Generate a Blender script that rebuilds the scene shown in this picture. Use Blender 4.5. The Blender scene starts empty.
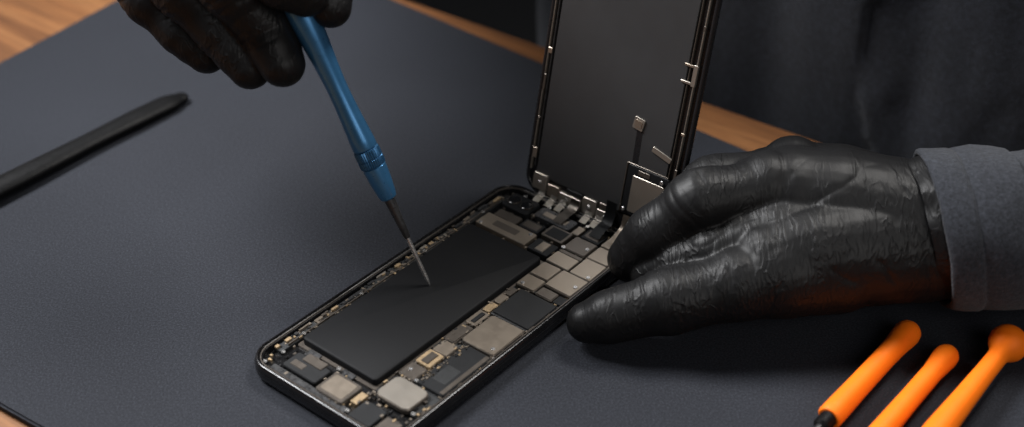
import bpy, bmesh, math, random
from mathutils import Vector, Matrix, noise
random.seed(7)
COL=bpy.context.scene.collection
S=0.01
# ------------------------------------------------------------------ materials
def mat_new(name):
    m=bpy.data.materials.new(name); m.use_nodes=True
    nt=m.node_tree; b=nt.nodes['Principled BSDF']
    return m,nt,b
def coords(nt,scale=(100,100,100)):
    tc=nt.nodes.new('ShaderNodeTexCoord'); mp=nt.nodes.new('ShaderNodeMapping')
    mp.inputs['Scale'].default_value=scale
    nt.links.new(tc.outputs['Object'],mp.inputs['Vector'])
    return mp.outputs['Vector']
def noise_tex(nt,vec,scale,detail=4,rough=.5,dist=0,kind=None):
    n=nt.nodes.new('ShaderNodeTexNoise'); n.inputs['Scale'].default_value=scale
    if kind: n.noise_type=kind
    n.inputs['Detail'].default_value=detail; n.inputs['Roughness'].default_value=rough
    n.inputs['Distortion'].default_value=dist
    nt.links.new(vec,n.inputs['Vector']); return n.outputs['Fac']
def ramp(nt,fac,stops):
    r=nt.nodes.new('ShaderNodeValToRGB'); e=r.color_ramp.elements
    while len(e)<len(stops): e.new(.5)
    for el,(p,c) in zip(e,stops):
        el.position=p; el.color=(c[0],c[1],c[2],1) if hasattr(c,'__len__') else (c,c,c,1)
    nt.links.new(fac,r.inputs['Fac']); return r.outputs['Color']
def mul(nt,a,b):
    n=nt.nodes.new('ShaderNodeMath'); n.operation='MULTIPLY'
    nt.links.new(a,n.inputs[0]); nt.links.new(b,n.inputs[1]); return n.outputs[0]
def bump(nt,b,h,strength,dist,prev=None):
    n=nt.nodes.new('ShaderNodeBump'); n.inputs['Strength'].default_value=strength
    n.inputs['Distance'].default_value=dist*S
    nt.links.new(h,n.inputs['Height'])
    if prev: nt.links.new(prev,n.inputs['Normal'])
    nt.links.new(n.outputs['Normal'],b.inputs['Normal']); return n.outputs['Normal']
def simple(name,c,rough=.5,metal=0,var=.25,vs=2.0,rv=.12,bs=0,bscale=30,coat=0,spec=.5):
    m,nt,b=mat_new(name); v=coords(nt)
    f=noise_tex(nt,v,vs,5,.6)
    nt.links.new(ramp(nt,f,[(.3,[x*(1-var) for x in c]),(.7,[min(1,x*(1+var)) for x in c])]),b.inputs['Base Color'])
    f2=noise_tex(nt,v,vs*4,4,.6)
    nt.links.new(ramp(nt,f2,[(.3,max(0,rough-rv)),(.7,min(1,rough+rv))]),b.inputs['Roughness'])
    b.inputs['Metallic'].default_value=metal
    b.inputs['Coat Weight'].default_value=coat; b.inputs['Coat Roughness'].default_value=.15
    b.inputs['Specular IOR Level'].default_value=spec
    if bs>0: bump(nt,b,noise_tex(nt,v,bscale,3,.6),bs,.02)
    return m
def mk_matsurf():
    m,nt,b=mat_new('desk_mat_felt'); v=coords(nt)
    big=noise_tex(nt,v,.12,3,.5); fine=noise_tex(nt,v,13,4,.8)
    c1=ramp(nt,fine,[(.28,(.0055,.0062,.0085)),(.5,(.0145,.0163,.0215)),(.74,(.038,.0415,.052))])
    c2=ramp(nt,big,[(.3,.92),(.7,1.06)])
    mx=nt.nodes.new('ShaderNodeMix'); mx.data_type='RGBA'; mx.blend_type='MULTIPLY'; mx.inputs['Factor'].default_value=1
    nt.links.new(c1,mx.inputs['A']); nt.links.new(c2,mx.inputs['B']); nt.links.new(mx.outputs['Result'],b.inputs['Base Color'])
    b.inputs['Roughness'].default_value=.85; b.inputs['Specular IOR Level'].default_value=.2
    p=bump(nt,b,fine,.5,.035); bump(nt,b,noise_tex(nt,v,3,3),.06,.06,p)
    return m
def mk_wood():
    m,nt,b=mat_new('walnut_wood')
    tc=nt.nodes.new('ShaderNodeTexCoord'); mp=nt.nodes.new('ShaderNodeMapping')
    mp.inputs['Rotation'].default_value=(0,0,math.radians(37)); 
    nt.links.new(tc.outputs['Object'],mp.inputs['Vector'])
    mp2=nt.nodes.new('ShaderNodeMapping'); mp2.inputs['Scale'].default_value=(7,110,100)
    nt.links.new(mp.outputs['Vector'],mp2.inputs['Vector']); v=mp2.outputs['Vector']
    f=noise_tex(nt,v,.55,6,.6,.6); g=noise_tex(nt,v,3.5,5,.7)
    c1=ramp(nt,f,[(.25,(.07,.025,.008)),(.5,(.165,.068,.023)),(.75,(.25,.115,.043))])
    c2=ramp(nt,g,[(.3,.65),(.65,1.1)])
    mx=nt.nodes.new('ShaderNodeMix'); mx.data_type='RGBA'; mx.blend_type='MULTIPLY'; mx.inputs['Factor'].default_value=1
    nt.links.new(c1,mx.inputs['A']); nt.links.new(c2,mx.inputs['B']); nt.links.new(mx.outputs['Result'],b.inputs['Base Color'])
    b.inputs['Roughness'].default_value=.6; b.inputs['Specular IOR Level'].default_value=.25
    bump(nt,b,g,.2,.03); return m
def mk_glove():
    m,nt,b=mat_new('black_nitrile'); v=coords(nt)
    b.inputs['Base Color'].default_value=(.0062,.0062,.0066,1)
    b.inputs['IOR'].default_value=1.27
    nt.links.new(ramp(nt,noise_tex(nt,v,1.2,5,.6),[(.3,.42),(.7,.50)]),b.inputs['Roughness'])
    p=bump(nt,b,noise_tex(nt,v,45,2,.5),.08,.01)
    for rot,sc,seed,st in (((.2,.3,.5),(1.3,.24,.8),0,.42),((.6,-.4,-.9),(1.4,.26,.7),7,.36),((-.5,.9,.3),(1.6,.3,.6),15,.3)):
        mp=nt.nodes.new('ShaderNodeMapping'); mp.inputs['Scale'].default_value=sc; mp.inputs['Rotation'].default_value=rot; mp.inputs['Location'].default_value=(seed,0,0)
        nt.links.new(v,mp.inputs['Vector'])
        n=nt.nodes.new('ShaderNodeTexNoise'); n.inputs['Scale'].default_value=2.3; n.inputs['Detail'].default_value=1.2; n.inputs['Distortion'].default_value=.5
        nt.links.new(mp.outputs['Vector'],n.inputs['Vector'])
        r=ramp(nt,n.outputs['Fac'],[(.41,0),(.50,1),(.59,0)])
        g=ramp(nt,noise_tex(nt,mp.outputs['Vector'],.5,2,.5),[(.47,0),(.60,1)])
        p=bump(nt,b,mul(nt,r,g),st,.04,p)
    return m
def mk_cloth(name,c,sc=9,b1=.5):
    m,nt,b=mat_new(name); v=coords(nt)
    f=noise_tex(nt,v,sc,4,.8)
    nt.links.new(ramp(nt,f,[(.3,[x*.5 for x in c]),(.5,c),(.72,[x*1.9 for x in c])]),b.inputs['Base Color'])
    b.inputs['Roughness'].default_value=.92; b.inputs['Specular IOR Level'].default_value=.2
    b.inputs['Sheen Weight'].default_value=.08
    w=nt.nodes.new('ShaderNodeTexWave'); w.inputs['Scale'].default_value=5.5; w.inputs['Distortion'].default_value=3; w.inputs['Detail'].default_value=3
    nt.links.new(v,w.inputs['Vector'])
    p=bump(nt,b,w.outputs['Fac'],b1*.5,.03); bump(nt,b,f,b1,.06,p); return m
M={}
M['mat']=mk_matsurf(); M['wood']=mk_wood(); M['glove']=mk_glove()
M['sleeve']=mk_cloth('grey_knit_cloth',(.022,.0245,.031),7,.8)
M['torso_shade']=mk_cloth('shaded_knit_cloth',(.0075,.0086,.0122),4)  # same sweater as the sleeve, with the torso's shade put into the colour
M['floor']=simple('dark_floor',(.008,.008,.009),.8)
M['frame']=simple('black_metal_frame',(.012,.012,.013),.22,.5,var=.2,coat=.3)
M['battery']=simple('battery_wrap',(.0044,.0046,.0053),.62,0,var=.06,vs=.6,rv=.02,bs=.03,bscale=20,spec=.13)
M['board']=simple('black_circuit_board',(.008,.009,.010),.45,0,var=.4,vs=6,bs=.2,bscale=14)
M['plate']=simple('warm_nickel_plate',(.31,.262,.212),.34,.85,var=.05,vs=.8,rv=.03)
M['plated']=simple('dark_nickel_plate',(.125,.108,.093),.36,.8,var=.06,vs=.8,rv=.03)
M['silver']=simple('silver_plate',(.34,.308,.268),.36,.85,var=.04,vs=.6,rv=.02)
M['gold']=simple('pale_gold_contacts',(.38,.28,.17),.40,.7,var=.2,vs=5)
M['chip']=simple('matte_black_chip',(.007,.0075,.0085),.5,.1,var=.15,spec=.25,rv=.04)
M['steel']=simple('brushed_steel',(.62,.61,.60),.26,.9,var=.1)
M['dark_steel']=simple('dark_steel',(.06,.06,.062),.35,.7)
M['blue']=simple('blue_anodised_metal',(.045,.165,.335),.30,.6,var=.06,vs=1.5,rv=.03,coat=.15)
M['blued']=simple('deep_blue_anodised_metal',(.028,.105,.22),.32,.65,var=.1,vs=3)
M['orange']=simple('orange_plastic',(.86,.165,.004),.58,0,var=.06,vs=1.0,rv=.05,bs=.08,bscale=25,spec=.25)
M['blackp']=simple('black_plastic',(.0025,.0025,.0028),.5,0,bs=.12,bscale=20,spec=.14)
M['sheet']=simple('graphite_sheet',(.028,.028,.029),.40,.1,var=.05,vs=.3,rv=.03,bs=.03,bscale=15)
M['gloss']=simple('gloss_black_glass',(.006,.006,.007),.12,0,var=.1,rv=.03)
M['rim']=simple('satin_black_rim',(.008,.008,.009),.28,0,var=.1,rv=.03,spec=.3)
# ------------------------------------------------------------------ helpers
def link(name,me,parent=None,loc=(0,0,0),rot=None,mats=None):
    o=bpy.data.objects.new(name,me); COL.objects.link(o)
    o.location=loc
    if rot is not None: o.rotation_euler=rot
    if parent: o.parent=parent
    if mats and me:
        for m in mats: me.materials.append(m)
    return o
def finish(bm,name,smooth=True,angle=40):
    bmesh.ops.recalc_face_normals(bm,faces=bm.faces[:])
    me=bpy.data.meshes.new(name); bm.to_mesh(me); bm.free()
    if smooth:
        for p in me.polygons: p.use_smooth=True
        try: me.set_sharp_from_angle(angle=math.radians(angle))
        except Exception: pass
    return me
def rrect(lx,ly,r,n=6,cx=0,cy=0):
    r=max(.001,min(r,lx/2-.001,ly/2-.001)); pts=[]
    for (sx,sy,a0) in ((1,1,0),(-1,1,90),(-1,-1,180),(1,-1,270)):
        for i in range(n+1):
            a=math.radians(a0+90*i/n)
            pts.append((cx+sx*(lx/2-r)+r*math.cos(a),cy+sy*(ly/2-r)+r*math.sin(a)))
    return pts
def loft(bm,rings,closed=True,cap=(True,True)):
    vr=[[bm.verts.new(p) for p in r] for r in rings]
    n=len(vr[0])
    for a,b in zip(vr[:-1],vr[1:]):
        for i in range(n if closed else n-1):
            bm.faces.new((a[i],a[(i+1)%n],b[(i+1)%n],b[i]))
    if cap[0]: bm.faces.new(vr[0][::-1])
    if cap[1]: bm.faces.new(vr[-1])
    return vr
def plate_mesh(name,lx,ly,h,r=.1,bev=.02,soft=False):
    bm=bmesh.new(); bev=min(bev,h*.5,lx*.3,ly*.3)
    rings=[]
    prof=((0,0),(0,h-bev),(bev*.3,h-bev*.3),(bev,h)) if soft else ((0,0),(0,h-bev),(bev,h))
    for ins,z in prof:
        rings.append([(x,y,z) for x,y in rrect(lx-2*ins,ly-2*ins,max(r-ins,.005))])
    loft(bm,rings); return finish(bm,name,angle=50 if soft else 30)
def plate(name,parent,s0,s1,w0,w1,z0,z1,m,r=.08,bev=.02,rot=0,label=None,tilt=0,soft=False):
    me=plate_mesh(name,abs(s1-s0),abs(w1-w0),z1-z0,r,bev,soft)
    o=link(name,me,parent,((s0+s1)/2,-(w0+w1)/2,z0),(math.radians(random.uniform(-tilt,tilt)),math.radians(random.uniform(-tilt,tilt)),math.radians(rot)),[M[m]])
    if label: o['label']=label
    return o
def lathe(name,prof,p0,d,parent,m,n=40,knurl=0):
    d=Vector(d).normalized(); q=d.to_track_quat('Z','Y')
    bm=bmesh.new(); rings=[]
    for k,r in prof:
        rings.append([(r*(1+(knurl*(1 if i%2 else -1)))*math.cos(2*math.pi*i/n),r*(1+(knurl*(1 if i%2 else -1)))*math.sin(2*math.pi*i/n),k) for i in range(n)])
    loft(bm,rings); me=finish(bm,name,angle=30 if knurl else 35)
    me.transform(Matrix.Translation(Vector(p0))@q.to_matrix().to_4x4())
    return link(name,me,parent,mats=[M[m]])
def catmull(P,R,sub=8):
    P=[Vector(p) for p in P]; out=[];ro=[]
    for i in range(len(P)-1):
        p0=P[max(i-1,0)];p1=P[i];p2=P[i+1];p3=P[min(i+2,len(P)-1)]
        for j in range(sub):
            t=j/sub
            out.append(.5*((2*p1)+(p2-p0)*t+(2*p0-5*p1+4*p2-p3)*t*t+(3*p1-p0-3*p2+p3)*t**3))
            tt=t*t*(3-2*t); ro.append(R[i]*(1-tt)+R[i+1]*tt)
    out.append(P[-1]); ro.append(R[-1]); return out,ro
def tube(bm,P,R,n=24,sub=8,caps=(True,True),flat=1.0,updir=None,capflat=False):
    pts,rs=catmull(P,R,sub)
    T=[(pts[min(i+1,len(pts)-1)]-pts[max(i-1,0)]).normalized() for i in range(len(pts))]
    u=Vector(updir) if updir else Vector((0,0,1))
    if abs(T[0].dot(u))>.95: u=Vector((0,1,0))
    u=(u-T[0]*u.dot(T[0])).normalized(); rings=[]
    for p,t,r in zip(pts,T,rs):
        u=(u-t*u.dot(t)).normalized(); v=t.cross(u)
        rings.append([p+(u*math.cos(2*math.pi*k/n)*flat+v*math.sin(2*math.pi*k/n))*r for k in range(n)])
    loft(bm,rings)
    for c,p,r in ((caps[0],pts[0],rs[0]),(caps[1],pts[-1],rs[-1])):
        if c:
            vs=bmesh.ops.create_icosphere(bm,subdivisions=3,radius=r,matrix=Matrix.Translation(p))['verts']
            if capflat:
                for q in vs: q.co.z=p.z+(q.co.z-p.z)*flat
def finger(bm,P,r,tipf=.66):
    P=[Vector(p) for p in P]; Q=[];R=[]
    prof=[(1.05,.90),(.99,.86),(.90,.80)]
    for i in range(3):
        Q+= [P[i],P[i].lerp(P[i+1],.5)]; R+=[r*prof[i][0],r*prof[i][1]]
    Q.append(P[3]); R.append(r*tipf)
    tube(bm,Q,R,26,4)
def organic(name,build,voxel,smooth,disp,parent,mats,post=None):
    bm=bmesh.new(); build(bm)
    bmesh.ops.recalc_face_normals(bm,faces=bm.faces[:])
    me=bpy.data.meshes.new('tmp'); bm.to_mesh(me); bm.free()
    o=bpy.data.objects.new('tmp',me); COL.objects.link(o)
    md=o.modifiers.new('r','REMESH'); md.mode='VOXEL'; md.voxel_size=voxel
    dg=bpy.context.evaluated_depsgraph_get(); ev=o.evaluated_get(dg)
    me2=bpy.data.meshes.new_from_object(ev)
    bpy.data.objects.remove(o)
    bm=bmesh.new(); bm.from_mesh(me2)
    for i in range(smooth): bmesh.ops.smooth_vert(bm,verts=bm.verts[:],factor=.5,use_axis_x=True,use_axis_y=True,use_axis_z=True)
    if disp:
        bm.normal_update()
        mv=[(v,v.normal.copy()*disp(v.co,v.normal)) for v in bm.verts]
        for v,d in mv: v.co+=d
        bmesh.ops.smooth_vert(bm,verts=bm.verts[:],factor=.25,use_axis_x=True,use_axis_y=True,use_axis_z=True)
    if post:
        for f in bm.faces: f.material_index=post(f.calc_center_median())
    me=bpy.data.meshes.new(name); bm.to_mesh(me); bm.free()
    for p in me.polygons: p.use_smooth=True
    return link(name,me,parent,mats=mats)
def empty(name,loc=(0,0,0)):
    o=bpy.data.objects.new(name,None); COL.objects.link(o); o.location=loc; o.empty_display_size=.02; return o
def tag(o,label,cat,group=None):
    o['label']=label;o['category']=cat
    if group:o['group']=group
# ------------------------------------------------------------------ setting
def slab(name,poly,z0,z1,m,bev=0):
    bm=bmesh.new()
    loft(bm,[[(x,y,z0) for x,y in poly],[(x,y,z1) for x,y in poly]])
    if bev: bmesh.ops.bevel(bm,geom=[e for e in bm.edges],offset=bev,segments=3,affect='EDGES')
    return link(name,finish(bm,name,angle=35),mats=[M[m]])
fl=slab('floor',[(-150,-150),(150,-150),(150,200),(-150,200)],-74,-73,'floor'); fl['kind']='structure'
tb=slab('table',[(-75,79),(65,-23),(40,-75),(-90,-60)],-3.2,-.35,'wood',.15)
tag(tb,'brown walnut wooden table with visible grain under a dark mat','table')
mt=slab('work_mat',[(-13.6,34.6),(-31.5,5.4),(27,-33.5),(46,-18.4)],-.35,0,'mat',.08)
tag(mt,'dark blue-grey textured work mat lying on the wooden table','mat')
# ------------------------------------------------------------------ phone
phone=empty('mobile_phone'); phone.rotation_euler=(0,0,math.radians(50.5))
tag(phone,'opened black smartphone with exposed battery and raised screen on mat','phone')
LX,LY,H=14.8,7.2,.8
bm=bmesh.new(); rings=[]
for ins,z in ((.35,.02),(.12,.06),(.03,.16),(0,.28),(0,.56),(.03,.68),(.07,.745),(.10,.765),(.13,.76),(.15,.72),(.16,.68),(.30,.675),(.31,.40)):
    rings.append([(x,y,z) for x,y in rrect(LX-2*ins,LY-2*ins,1.05-ins,12)])
loft(bm,rings); link('housing',finish(bm,'housing',angle=50),phone,mats=[M['frame']])
bm=bmesh.new()
rings=[[(x,y,z) for x,y in rrect(LX-2*i,LY-2*i,1.05-i,12)] for i,z in ((.215,.68),(.22,.715),(.25,.715),(.255,.68))]
loft(bm,rings,cap=(False,False)); link('gasket',finish(bm,'gasket'),phone,mats=[M['plated']])
bm=bmesh.new()
rings=[[(x,y,z) for x,y in rrect(LX-2*i,LY-2*i,1.05-i,12)] for i,z in ((-.012,.48),(-.015,.50),(-.012,.52))]
loft(bm,rings,cap=(False,False)); link('frame_seam',finish(bm,'frame_seam'),phone,mats=[M['dark_steel']])
b=plate('battery',phone,-5.35,3.93,-2.70,1.0,.42,.78,'battery',.18,.07,soft=True)
plate('battery_tray',phone,-5.5,4.05,-2.80,1.1,.40,.50,'plated',.1,.02)
for w in (-1.9,-.2):
    plate('adhesive_tab',phone,-5.75,-5.37,w-.3,w+.3,.5,.53,'dark_steel',.05)
board=plate('logic_board',phone,-5.6,7.0,1.08,3.28,.40,.50,'board',.2,.02)
def bp(name,s0,s1,w0,w1,z1,m,r=.06,bev=.02,z0=.10,rot=0,tilt=0):
    return plate(name,board,s0-.7,s1-.7,w0-2.18,w1-2.18,z0,z1-.40,m,r,bev,rot,tilt=tilt)
SH='shield_plate'
def shield(s0,s1,w0,w1,z,m,r=.07):
    bp('shield_rim',s0,s1,w0,w1,z-.03,'plated',r+.02)
    bp(SH,s0+.035,s1-.035,w0+.035,w1-.035,z,m,r,.012,tilt=1.3)
shield(-5.75,-4.5,1.28,2.85,.70,'silver',.26)
bp('black_cover',-4.35,-1.75,2.0,3.25,.66,'chip',.12,.03)
bp('cover_label',-3.9,-3.0,2.3,2.9,.668,'board',.03,.005)
bp('flex_cable',-4.3,-1.8,3.02,3.2,.68,'plated',.03,.01)
shield(-4.4,-3.62,1.15,1.9,.64,'plated')
bp('connector',-3.55,-2.75,1.2,1.88,.66,'gold',.06)
bp('connector',-3.45,-2.85,1.38,1.7,.70,'plated',.03)
shield(-2.7,-1.98,1.2,1.92,.62,'plate')
shield(-1.68,.12,1.7,3.26,.71,'plate',.13)
shield(-1.92,-.85,1.10,1.62,.62,'plated')
bp('connector',-.75,.1,1.12,1.6,.64,'plate',.05)
bp('connector',-.65,0,1.28,1.47,.68,'chip',.03)
bp('processor_chip',.28,2.0,1.55,3.25,.69,'chip',.05,.02)
bp('chip_border',.2,2.05,1.5,3.3,.62,'dark_steel',.05,.02)
bp('connector',.2,.75,1.12,1.45,.62,'gold',.04)
bp('connector',.85,1.38,1.12,1.45,.62,'plate',.04)
bp('connector',1.45,1.95,1.12,1.42,.60,'plated',.04)
shield(2.12,2.93,1.12,2.02,.69,'plate')
shield(2.12,2.66,2.06,2.85,.66,'plated')
bp('connector',2.15,2.62,2.9,3.28,.64,'chip',.04)
shield(2.70,3.92,2.05,3.3,.72,'plate')
shield(2.96,3.92,1.12,2.02,.69,'plate')
shield(3.95,4.75,1.12,2.24,.72,'plate')
bp('connector',4.8,5.0,1.15,2.2,.66,'plated',.04)
shield(3.95,5.1,2.27,3.3,.70,'plate')
shield(5.04,6.0,1.1,2.19,.71,'plated')
shield(5.13,6.05,2.22,3.25,.69,'plate')
bp('connector',6.1,6.8,1.2,2.1,.66,'chip',.05)
bp('connector',6.2,6.7,1.3,2.0,.69,'plated',.03)
bp('connector',6.12,6.78,2.2,3.05,.68,'plate',.05)
plate('cover_bracket',phone,4.18,5.05,-2.66,-.12,.45,.71,'plate',.08,.02,tilt=.5)
plate('bracket_slot',phone,4.45,4.8,-2.0,-.8,.70,.722,'plated',.05,.004)
plate('connector',phone,5.2,6.0,-.1,.95,.45,.70,'plated',.07)
plate('connector',phone,5.3,5.9,.02,.83,.69,.72,'chip',.03)
plate('connector',phone,4.2,5.0,0,1.0,.45,.66,'chip',.06)
plate('connector',phone,4.3,4.9,.3,.7,.65,.69,'plate',.03)
plate('connector',phone,5.15,5.75,-1.2,-.25,.45,.66,'chip',.06)
plate('connector',phone,5.25,5.65,-1.1,-.35,.65,.68,'plated',.03)
plate('connector',phone,5.15,5.65,-2.5,-1.35,.45,.62,'plated',.06)
cam=plate('camera_module',phone,5.85,6.85,-2.75,-1.35,.42,.70,'chip',.2,.04)
for i,w in enumerate((-.33,.33)):
    lathe('camera_lens',[(0,.27),(.05,.27),(.06,.25),(.03,.22),(.03,.05)],(0,w,.28),(0,0,1),cam,'gloss',28)
    lathe('lens_ring',[(.0,.285),(.055,.285),(.058,.27),(.0,.26)],(0,w,.275),(0,0,1),cam,'plated',28)
plate('earpiece_speaker',phone,6.1,6.8,-1.2,.6,.42,.66,'dark_steel',.12)
plate('connector',phone,6.3,6.6,-.9,.3,.65,.68,'plate',.05)
plate('connector',phone,6.15,6.7,.7,1.05,.42,.60,'plate',.05)
plate('loudspeaker',phone,-6.7,-5.85,-2.3,-.65,.40,.66,'chip',.1,.03)
plate('connector',phone,-6.1,-5.7,-1.9,-.95,.64,.70,'plated',.04)
plate('connector',phone,-6.5,-6.2,-2.1,-1.5,.64,.68,'plated',.04)
plate('vibration_motor',phone,-6.85,-5.75,-.5,.8,.40,.67,'plated',.12,.03)
plate('motor_cap',phone,-6.72,-5.86,-.38,.68,.66,.685,'plate',.1,.01,tilt=.3)
plate('connector',phone,-6.5,-5.9,.88,1.2,.40,.62,'gold',.04)
plate('charging_port',phone,-7.05,-6.1,1.3,2.3,.40,.62,'chip',.08)
plate('connector',phone,-6.9,-6.2,2.4,3.1,.40,.58,'plated',.06)
plate('loudspeaker',phone,-7.05,-6.75,-2.6,1.1,.40,.56,'dark_steel',.05)
def strip(name,w0,w1,s0,s1,z0,z1,m): return plate(name,phone,s0,s1,w0,w1,z0,z1,m,.03,.012)
fx=strip('side_flex_cable',-3.24,-2.86,-6.2,6.4,.42,.56,'board')
strip('side_spring',-2.95,-2.90,-5.8,6.0,.55,.64,'plated')
random.seed(3); s=-6.2; nclip=0
while s<6.2 and nclip<60:
    l=random.uniform(.08,.5)
    m=random.choice(['plate','plated','silver','plate','gold','dark_steel','chip'])
    a=random.uniform(-3.24,-3.10); bb=a+random.uniform(.06,.15)
    strip('side_clip',a,bb,s,s+l,.555,.61+random.random()*.07,m); s+=l+random.uniform(.04,.3); nclip+=1
s=-5.2
while s<6.5:
    l=random.uniform(.1,.5); m=random.choice(['plate','plated','chip','silver'])
    strip('edge_clip',3.255,3.275+random.uniform(.0,.01),s,s+l,.42,.62+random.random()*.05,m); s+=l+random.uniform(.2,.9)
bm=bmesh.new()
def tiny(bm,s,w,z,a,b,h):
    vs=bmesh.ops.create_cube(bm,size=1,matrix=Matrix.Translation((s,-w,z+h/2))@Matrix.Rotation(random.choice([0,0,math.pi/2]),4,'Z')@Matrix.Diagonal((a,b,h,1)))['verts']
    idx=random.choice([0,0,1,2,3,3]); fs={f for v in vs for f in v.link_faces}
    for f in fs: f.material_index=idx
for i in range(900):
    s=random.uniform(-6.9,6.9)
    if s<-5.6: w=random.uniform(-3.1,3.1)
    elif s>4.1: w=random.uniform(-3,3.2)
    else: w=random.choice([random.uniform(1.1,2.05),random.uniform(3.1,3.3),random.uniform(1.1,3.2),random.uniform(-3.2,-2.85)])
    tiny(bm,s,w,.49,random.uniform(.05,.18),random.uniform(.04,.10),random.uniform(.05,.15))
# passives on the black cover area
for i in range(40):
    tiny(bm,random.uniform(-4.3,-1.8),random.uniform(2.05,2.25),.655,random.uniform(.05,.12),random.uniform(.04,.07),.04)
me=finish(bm,'circuit_components',smooth=False)
oc=link('circuit_components',me,phone,mats=[M['plate'],M['gold'],M['chip'],M['plated']]); oc['kind']='stuff'
bm=bmesh.new()
loft(bm,[[(r*math.cos(k*math.pi/8),r*math.sin(k*math.pi/8),z) for k in range(16)] for r,z in ((.085,0),(.085,.03),(.07,.045),(.03,.045),(.025,.02))])
scm=finish(bm,'screw'); scm.materials.append(M['steel'])
for s,w,z in [(-5.6,3.0,.6),(-6.95,-2.9,.6),(-6.2,-2.75,.62),(-5.6,-.55,.64),(-6.9,1.15,.6),(4.3,-2.45,.71),(4.9,-.35,.71),(3.3,3.1,.72),(-1.4,3.0,.71),(5.5,2.0,.71),(6.9,-1.0,.62),(6.85,1.0,.62),(2.3,1.35,.69),(-4.0,1.4,.64),(4.1,3.1,.70),(-5.0,-2.95,.6),(-2.0,-2.97,.6),(1.5,-2.97,.6),(5.0,-2.95,.6),(6.95,-2.3,.6),(-4.3,1.95,.62),(-1.7,3.3,.6),(2.1,3.35,.6),(5.08,1.15,.68)]:
    link('screw',scm,phone,(s,-w,z-.01))
plate('side_button',phone,1.5,3.0,-3.62,-3.58,.3,.5,'frame',.02,.01)
# ---- display
PW,PH=7.35,14.7
bm=bmesh.new(); rings=[]
for ins,z in ((.12,-.25),(.02,-.22),(0,-.16),(0,-.07),(.03,-.02),(.06,0),(.14,0),(.17,-.03),(.19,-.10)):
    rings.append([(x+PW/2,y+PH/2,z) for x,y in rrect(PW-2*ins,PH-2*ins,.85-ins,12)])
loft(bm,rings); disp=link('display',finish(bm,'display',angle=50),phone,mats=[M['rim']])
lean=math.radians(12); c,sn=math.cos(lean),math.sin(lean)
disp.matrix_local=Matrix(((0,sn,-c,7.5),(-1,0,0,2.86),(0,c,sn,.52),(0,0,0,1)))
def dp(name,x0,x1,y0,y1,z0,z1,m,r=.05,bev=.015,rot=0):
    me=plate_mesh(name,x1-x0,y1-y0,z1-z0,r,bev)
    return link(name,me,disp,((x0+x1)/2,(y0+y1)/2,z0),(0,0,math.radians(rot)),[M[m]])
E=.15
dp('backing_sheet',.52,6.42+E,.85,14.2,-.10,-.02,'sheet',.15,.02)
dp('side_rail',.21,.25,1.0,14.0,-.10,.02,'silver',.02)
dp('side_rail',.38,.42,1.2,14.0,-.10,.0,'dark_steel',.02)
dp('side_rail',6.79+E,6.84+E,.9,14.0,-.10,.03,'silver',.02)
dp('side_rail',6.50+E,6.54+E,2.9,14.0,-.10,.0,'plated',.02)
for y,h,w,m in ((1.55,.45,.2,'plate'),(3.25,.12,.12,'plated'),(4.5,.7,.1,'plated'),(6.1,.25,.2,'plate'),(8.9,.15,.14,'plated'),(9.9,.6,.12,'plated')):
    dp('rail_clip',.22,.22+w,y,y+h,-.08,.04,m,.03)
for y,h,w,m in ((3.0,.5,.12,'plated'),(4.9,.12,.16,'plate'),(6.9,.85,.18,'silver'),(9.1,.2,.1,'plated'),(10.3,.7,.15,'plate')):
    dp('rail_clip',6.88+E-w,6.88+E,y,y+h,-.08,.05,m,.03)
dp('rail_clip',6.25+E,6.7+E,6.95,7.05,-.02,.05,'silver',.03); dp('rail_clip',6.3+E,6.7+E,7.62,7.72,-.02,.05,'plate',.03)
dp('contact_tab',4.72,5.2,4.45,4.95,-.025,.04,'silver',.05,rot=-8)
dp('contact_tab',4.8,5.12,4.55,4.85,.04,.06,'plate',.04,.005,rot=-8)
dp('contact_tab',4.93,5.2,3.05,4.55,-.025,-.012,'rim',.03,.004,rot=2)
dp('rail_clip',5.75,6.68,3.72,3.95,-.025,.04,'silver',.04,rot=-14)
dp('speaker_bracket',4.85,6.8,.9,3.0,-.06,.04,'chip',.12,.03)
dp('speaker_plate',5.15,6.65,1.05,2.6,.03,.07,'silver',.06,.015)
dp('speaker_bracket',4.77,4.82,.9,3.05,-.06,.05,'plated',.02,.01)
dp('speaker_bracket',4.8,6.7,3.0,3.05,-.06,.04,'plated',.02,.01)
dp('speaker_bracket',5.35,5.9,2.68,2.88,.03,.06,'plated',.04,.01)
dp('lower_bracket',.5,1.2,.30,1.0,-.08,.10,'silver',.05); dp('lower_bracket',1.25,1.85,.2,.72,-.08,.08,'plate',.05)
dp('lower_bracket',1.9,3.0,.15,.62,-.08,.14,'silver',.05); dp('lower_bracket',3.05,3.75,.15,.85,-.08,.10,'silver',.05)
dp('lower_bracket',3.8,4.6,.15,.62,-.08,.14,'silver',.05)
dp('lower_bracket',.9,6.3,-.12,.10,-.12,.07,'plate',.04)
dp('sensor_module',2.2,3.0,.66,.85,-.04,.06,'chip',.05)
dp('lower_bracket',3.85,4.5,.68,.9,-.06,.08,'plated',.04)
for x,y in ((.85,.65),(3.4,.5),(6.5,2.78),(5.0,1.1),(2.3,.4),(4.2,.4)):
    link('screw',scm,disp,(x,y,.10))
def ribbon(name,pts,w0,w1,m,parent):
    bm=bmesh.new(); P,_=catmull([(p[0],0,p[1]) for p in pts],[1]*len(pts),8)
    va=[bm.verts.new((p.x,-w0,p.z)) for p in P]; vb=[bm.verts.new((p.x,-w1,p.z)) for p in P]
    for i in range(len(va)-1): bm.faces.new((va[i],va[i+1],vb[i+1],vb[i]))
    bmesh.ops.solidify(bm,geom=bm.faces[:],thickness=.025)
    return link(name,finish(bm,name,angle=60),parent,mats=[M[m]])
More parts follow.
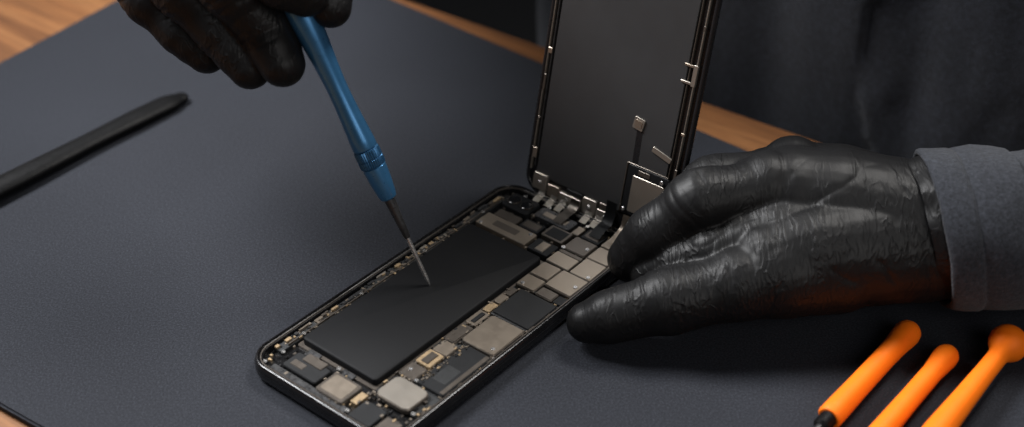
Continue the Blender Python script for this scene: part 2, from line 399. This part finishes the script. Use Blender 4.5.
ribbon('ribbon_cable',[(6.3,.72),(6.8,.90),(7.15,.95),(7.38,1.25),(7.5,1.8)],1.45,1.95,'chip',phone)
ribbon('ribbon_cable',[(6.2,.70),(6.7,.78),(7.15,.80),(7.4,.95),(7.45,1.15)],-.3,.15,'plated',phone)
ribbon('ribbon_cable',[(6.4,.70),(6.9,.85),(7.25,1.0),(7.45,1.5)],2.3,2.9,'plate',phone)
for w in (-1.9,-1.3,-.8,.5,1.0):
    ribbon('hinge_link',[(6.9,.64),(7.1,.70),(7.3,.76),(7.42,.9)],w,w+.32,'silver',phone)
# ------------------------------------------------------------------ screwdriver
tip=Vector((-1.0,.62,.79)); d=Vector((-4.32,2.43,10.35)).normalized()
drv=empty('screwdriver',tip)
tag(drv,'blue metal precision screwdriver held upright with tip on battery','screwdriver')
Z=(0,0,0)
lathe('tip',[(0,.02),(.18,.06),(.35,.08),(2.3,.085)],Z,d,drv,'steel',20)
lathe('shaft',[(2.1,.10),(2.2,.135),(2.9,.165),(3.9,.22),(3.95,.22)],Z,d,drv,'dark_steel',28)
lathe('nose',[(3.8,.25),(3.85,.31),(4.0,.35),(4.5,.41),(5.0,.445),(5.15,.45),(5.18,.42)],Z,d,drv,'blue',48)
lathe('collar',[(5.18,.42),(5.2,.46),(5.25,.475),(5.48,.475),(5.50,.455),(5.52,.455),(5.54,.475),(5.82,.475),(5.87,.46),(5.9,.42)],Z,d,drv,'blued',72,.025)
lathe('handle',[(5.9,.42),(5.93,.455),(6.0,.465),(6.3,.455),(6.6,.435),(7.2,.405),(7.7,.385),(8.2,.378),(8.6,.385),(9.1,.41),(9.6,.445),(10.1,.485),(10.6,.52),(11.2,.55),(11.8,.56),(12.4,.55),(13.6,.50),(13.8,.45)],Z,d,drv,'blue',56)
lathe('end_cap',[(13.8,.38),(13.95,.45),(14.4,.45),(14.55,.38)],Z,d,drv,'blued',40)
# ------------------------------------------------------------------ pry stick
bm=bmesh.new()
tube(bm,[(-13.35,15.5,.24),(-13.9,14.85,.27),(-14.9,13.6,.32),(-16.5,11.6,.36),(-19,8.4,.40),(-21,6,.40),(-24,2.2,.34),(-25.3,.6,.2)],[.40,.60,.60,.54,.62,.68,.56,.25],28,8,(True,True),.5,capflat=True)
sp=link('pry_stick',finish(bm,'pry_stick'),mats=[M['blackp']])
tag(sp,'black plastic pry stick with flattened rounded end lying on mat','spudger')
# ------------------------------------------------------------------ orange handled tools
def otool(head,start,prof,rr,label):
    h=Vector((head[0],head[1],0)); s0=Vector((start[0],start[1],0)); dd=(s0-h).normalized()
    e=empty('hand_tool',(h.x,h.y,rr))
    tag(e,label,'tool','orange handled repair tools on the mat')
    lathe('handle',prof,Z,dd,e,'orange',40)
    k,r=prof[-1]
    lathe('ferrule',[(k-.05,r*.6),(k,r*.82),(k+.5,r*.78),(k+.6,r*.5)],Z,dd,e,'blackp',32)
    lathe('shaft',[(k+.5,.16),(k+4.5,.13),(k+5.4,.04)],Z,dd,e,'dark_steel',24)
    return e
otool((16.75,-1.55),(12.6,-6.6),[(-.02,.05),(.0,.22),(.08,.36),(.22,.46),(.45,.50),(.8,.48),(1.3,.43),(2.2,.405),(4,.41),(5.6,.44),(6.1,.44),(6.2,.38)],.51,'slim orange plastic tool handle with rounded end on mat')
otool((17.85,-2.8),(14.6,-6.8),[(-.02,.05),(.0,.20),(.08,.34),(.25,.43),(.5,.45),(.9,.42),(1.5,.37),(3.2,.375),(6.0,.42),(6.3,.42),(6.4,.36)],.46,'short orange plastic tool handle with rounded end on mat')
otool((20.2,-2.3),(16.5,-6.9),[(-.05,.08),(-.02,.36),(.06,.54),(.2,.65),(.4,.705),(.62,.69),(.82,.60),(1.0,.48),(1.2,.39),(1.5,.36),(2.4,.365),(4.2,.41),(6.2,.48),(7.4,.48),(7.5,.4)],.71,'orange plastic tool handle with flared knob end on mat')
# ------------------------------------------------------------------ person
OFF=Vector((20.4,24.7,-73))
person=empty('person',OFF)
tag(person,'person in dark grey sweater and black gloves repairing a phone','person')
def sweater(bm):
    Lx=Vector((.636,.772,0)); Wx=Vector((.772,-.636,0)); T=Lx*33
    for w,r in ((-9,10.0),(-3,10.8),(3,10.8),(9,10.2),(14.5,8.8)):
        b=T+Wx*w
        tube(bm,[b+Vector((0,0,-32)),b+Vector((0,0,-10)),b+Vector((0,0,14)),b+Vector((0,0,32))],[r,r*1.04,r,r*.8],32,6)
    tube(bm,[T+Wx*-18+Vector((0,0,35)),T+Vector((0,0,38)),T+Wx*18+Vector((0,0,35))],[6,7,6],24,6)
    tube(bm,[T+Vector((0,0,36)),T+Vector((0,0,44))],[6,5.5],24,3,(True,False))
    tube(bm,[T+Wx*17.5+Vector((0,0,33)),(40,6,18),(41,2,6.0),(33,.9,5.0),(24,.35,3.9),(17.9,.35,3.6)],[6.4,5.0,4.4,3.7,3.0,2.8],36,8,(True,False))
    tube(bm,[T+Wx*-17.5+Vector((0,0,33)),(-4,40,27),(-9,37,23),(-10.5,26,21),(-10.6,16.5,18.8)],[6.4,5.0,4.5,3.8,3.1],36,8,(True,False))
def sw_disp(p,n):
    arm=(p-Vector((25,0,4))).length<16
    if arm:
        f=noise.noise(Vector((p.x*.7,p.y*.3,p.z*.3)))
        return f*.18+noise.noise(p*.9)*.05
    q=Vector((p.x*.08,p.y*.08,p.z*.10))
    return noise.noise(q)*.9+noise.noise(q*2.5)*.2
sw=organic('sweater',sweater,.33,8,sw_disp,person,[M['sleeve'],M['torso_shade']],post=lambda p:0 if ((p-Vector((27,0,4))).length<17 and p.y<8) else 1); sw.location=-OFF  # lit sleeve tone near the forearm, painted shade tone on the rest
def ringtube(name,c0,axis,prof,n,m,wob=.0,parent=None,loc=None,f=1.7):
    ax=Vector(axis).normalized(); u=(Vector((0,0,1))-ax*ax.z).normalized(); v=ax.cross(u); bm=bmesh.new(); rings=[]
    for k,r in prof:
        rg=[]
        for i in range(n):
            a=2*math.pi*i/n; dr=noise.noise(Vector((math.cos(a)*f,math.sin(a)*f,k*.8)))*wob
            dk=noise.noise(Vector((math.cos(a)*2,math.sin(a)*2,5)))*wob
            tilt=-.55*math.cos(a)*1.0+dk
            rg.append(Vector(c0)+ax*(k+tilt)+(u*math.cos(a)+v*math.sin(a))*(r+dr))
        rings.append(rg)
    loft(bm,rings,cap=(False,False)); o=link(name,finish(bm,name,angle=180),parent or person,mats=[M[m]]); o.location=-OFF if loc is None else loc; return o
ringtube('cuff',(17.45,.38,3.58),(1,0,.03),[(1.6,2.7),(.3,2.68),(.02,2.74),(-.06,2.84),(.0,2.95),(.12,3.0),(.5,3.02),(1.0,3.02),(1.12,2.98),(1.16,2.94),(1.22,2.99),(1.9,3.03),(2.6,3.0),(3.1,2.9)],96,'sleeve',.14)
def ridge(v,sharp=5): return max(0,1-abs(v))**sharp
def mk_disp(joints,amp=1.0):
    def f(p,n):
        wob=noise.noise(p*.6)*.9+noise.noise(p*1.7)*.22
        o=0
        for j,ax,rad,fr,am in joints:
            dl=(p-j); L=dl.length/rad
            if L<1:
                m=(1-L*L)
                al=dl.dot(ax)
                gate=max(0,min(1,.35+noise.noise(p*.8+j)*2.6))
                o-=am*m*gate*(ridge(math.sin(al*fr+wob*1.8),2.5))
                o+=am*.2*m*noise.noise(p*1.3)
        o+=noise.noise(p*.5)*.03
        return o*amp
    return f
V=Vector
def N(a,b,c): return Vector((a,b,c)).normalized()
def ball(bm,p,r): bmesh.ops.create_icosphere(bm,subdivisions=3,radius=r,matrix=Matrix.Translation(p))
def gloveA(bm):
    w=(18.6,.4,3.55)
    tube(bm,[w,(16.4,.7,3.65),(14.0,1.2,4.0),(12.4,1.5,4.3),(11.2,1.5,4.3)],[2.6,2.35,2.2,1.85,1.45],32,8)
    tube(bm,[(16.8,1.0,3.5),(14.4,2.2,3.8),(12.9,2.8,4.0),(11.8,2.9,4.0)],[2.1,1.95,1.6,1.3],28,8)
    tube(bm,[(17.2,.3,3.2),(15.2,-.1,3.15),(13.2,-.5,3.15),(11.4,-.9,2.9)],[2.35,2.2,2.05,1.7],28,8)
    tube(bm,[(15,.2,3.2),(12.5,.2,3.3),(10.6,.0,3.0),(9.5,-.2,2.6)],[2.1,1.85,1.5,1.2],24,8)
    ball(bm,(11.5,1.4,4.8),1.32); ball(bm,(12.6,2.8,4.6),1.28)
    finger(bm,[(11.5,1.35,4.7),(8.95,.9,4.45),(7.4,.85,3.0),(6.55,.95,1.78)],1.25,.72)
    finger(bm,[(12.6,2.8,4.4),(9.6,2.6,4.0),(8.7,2.35,2.9),(8.2,2.1,2.1)],1.18,.72)
    # bent middle joints of the fingers closing under the index
    finger(bm,[(11.6,.4,3.4),(9.5,-.25,3.0),(8.3,-.15,2.35),(7.3,.1,1.7)],1.12,.72)
    tube(bm,[(13,3.0,3.2),(11.4,3.8,2.8),(10.2,4.0,2.0),(9.6,3.8,1.2)],[1.3,1.05,.95,.75],24,8)
    tube(bm,[(13.6,3.0,3.0),(12.6,4.2,2.2),(11.6,4.8,1.5),(10.9,5.0,1.0)],[1.35,1.05,.88,.7],24,8)
    tube(bm,[(13.8,-.5,2.9),(11.9,-1.1,2.8),(10.3,-1.5,2.55),(9.0,-1.7,2.25),(7.7,-1.8,1.95),(6.6,-1.85,1.6),(5.6,-1.9,1.3),(4.8,-1.9,1.05)],[2.05,1.75,1.42,1.18,1.26,1.05,1.0,.76],30,6)
ji=N(-.75,-.05,-.65); jt=N(-1,-.1,-.25)
dA=mk_disp([(V((8.9,.9,4.4)),ji,1.6,8,.10),(V((7.2,.9,2.9)),N(-.5,0,-.85),1.1,9,.06),
            (V((7.6,-1.85,2.0)),jt,1.7,8,.10),(V((10.4,-1.2,2.8)),N(-.8,-.4,.4),2.3,4.5,.10),(V((13.4,.3,4.8)),N(-.5,.8,.3),2.8,2.6,.06),
            (V((10.2,.0,3.6)),N(-.3,.8,.5),1.9,4.5,.07),
            (V((17.2,.4,3.6)),N(1,.1,.25),3.4,4.2,.14),(V((14.8,-1.3,3.6)),N(.7,.3,.6),2.6,2.8,.08),(V((9.4,2.6,3.9)),ji,1.5,7,.08)],1.0)
ga=organic('glove',gloveA,.07,4,dA,person,[M['glove']]); ga.location=-OFF; ga['label']='black nitrile glove gripping the phone edge'
ringtube('glove_cuff',(17.0,.42,3.58),(1,0,.03),[(.0,2.4),(.25,2.58),(.42,2.66),(.5,2.68),(.53,2.66),(.54,2.60),(.8,2.58)],120,'glove',.22,parent=ga,loc=(0,0,0),f=2.6)
def gloveB(bm):
    tube(bm,[(-10.6,18.5,19.2),(-10.4,14.5,18),(-10.3,11,16.6),(-9.8,8,15.2),(-8.8,5.6,14.4)],[2.7,2.5,2.5,2.0,1.4],30,8)
    tube(bm,[(-10.6,14,17.6),(-11.2,10.5,15.8),(-9.8,5.4,13.4)],[2.4,2.1,1.4],26,8)
    tube(bm,[(-11,13,17),(-12.4,10.6,14.8),(-12.0,7.3,12.3)],[2.2,1.8,1.35],26,8)
    tube(bm,[(-11.5,13,16.4),(-13.1,11,13.6),(-12.8,7.5,11.3)],[1.9,1.6,1.2],26,8)
    finger(bm,[(-8.9,5.2,14.6),(-7.0,2.7,13.6),(-5.7,2.15,12.7),(-4.95,2.3,12.1)],1.14,.72)
    finger(bm,[(-9.7,4.9,13.4),(-7.7,3.2,12.0),(-6.6,3.1,10.4),(-6.0,2.3,9.35)],1.20,.70)
    finger(bm,[(-11.9,7.2,12.2),(-9.7,4.5,11.3),(-8.2,3.8,9.85),(-7.3,3.0,8.85)],1.20,.68)
    finger(bm,[(-12.8,7.5,11.3),(-11.2,5.7,10.3),(-9.95,5.0,9.3),(-9.15,4.5,8.6)],1.14,.68)
    tube(bm,[(-9.6,10.5,16.2),(-7.2,8.2,15.4),(-5.1,6.0,13.9),(-4.4,4.5,12.4),(-4.25,3.1,11.2)],[2.0,1.6,1.25,1.05,.76],26,8)
jf=N(.5,-.25,-.8)
dB=mk_disp([(V((-7.75,3.2,12.2)),jf,1.8,7,.10),(V((-9.9,4.5,11.4)),jf,1.8,7,.11),(V((-6.7,2.8,10.4)),jf,1.2,9,.08),(V((-8.6,3.8,9.8)),jf,1.2,9,.08),(V((-6.3,2.0,13.2)),N(1,-.3,-.5),1.7,7,.08),(V((-9.5,6,13.8)),jf,2.8,4.5,.11),(V((-11.2,5.6,10.3)),jf,1.6,7,.10),(V((-4.4,4.0,12.4)),N(.1,-.8,-.6),1.6,7,.09)],1.0)
gb=organic('glove',gloveB,.07,3,dB,person,[M['glove']]); gb.location=-OFF; gb['label']='black nitrile glove holding the screwdriver'
# ------------------------------------------------------------------ lights
def area(name,loc,target,size,power,col=(1,1,1)):
    l=bpy.data.lights.new(name,'AREA'); l.shape='RECTANGLE'; l.size=size[0]*S; l.size_y=size[1]*S; l.energy=power; l.color=col
    o=bpy.data.objects.new(name,l); COL.objects.link(o); o.location=loc
    o.rotation_euler=(Vector(target)-Vector(loc)).to_track_quat('-Z','Y').to_euler(); return o
area('key_light',(-45,22,62),(0,2,0),(32,24),14.0,(.99,.99,1))
area('top_light',(30,25,70),(8,-2,0),(30,22),7.5,(1,.97,.93))
area('fill_light',(35,-65,45),(6,0,0),(50,40),2.2,(1,.97,.94))
w=bpy.data.worlds.new('World'); bpy.context.scene.world=w; w.use_nodes=True
w.node_tree.nodes['Background'].inputs['Color'].default_value=(.9,.94,1,1)
w.node_tree.nodes['Background'].inputs['Strength'].default_value=.045
# ------------------------------------------------------------------ camera
cd=bpy.data.cameras.new('camera'); co=bpy.data.objects.new('camera',cd); COL.objects.link(co)
co.location=(2.1,-41.8,33.8); co.rotation_euler=(math.radians(90-35),0,0)
cd.lens=50; cd.sensor_width=36; cd.clip_start=.01; cd.clip_end=50
cd.dof.use_dof=True; cd.dof.focus_distance=.535; cd.dof.aperture_fstop=6
bpy.context.scene.camera=co
# ------------------------------------------------------------------ centimetres -> metres
for me in bpy.data.meshes:
    if me.users: me.transform(Matrix.Scale(S,4))
for o in COL.objects: o.location=o.location*S
sc=bpy.context.scene
sc.view_settings.view_transform='Standard'; sc.view_settings.look='None'; sc.view_settings.exposure=0
bpy.context.view_layer.update()
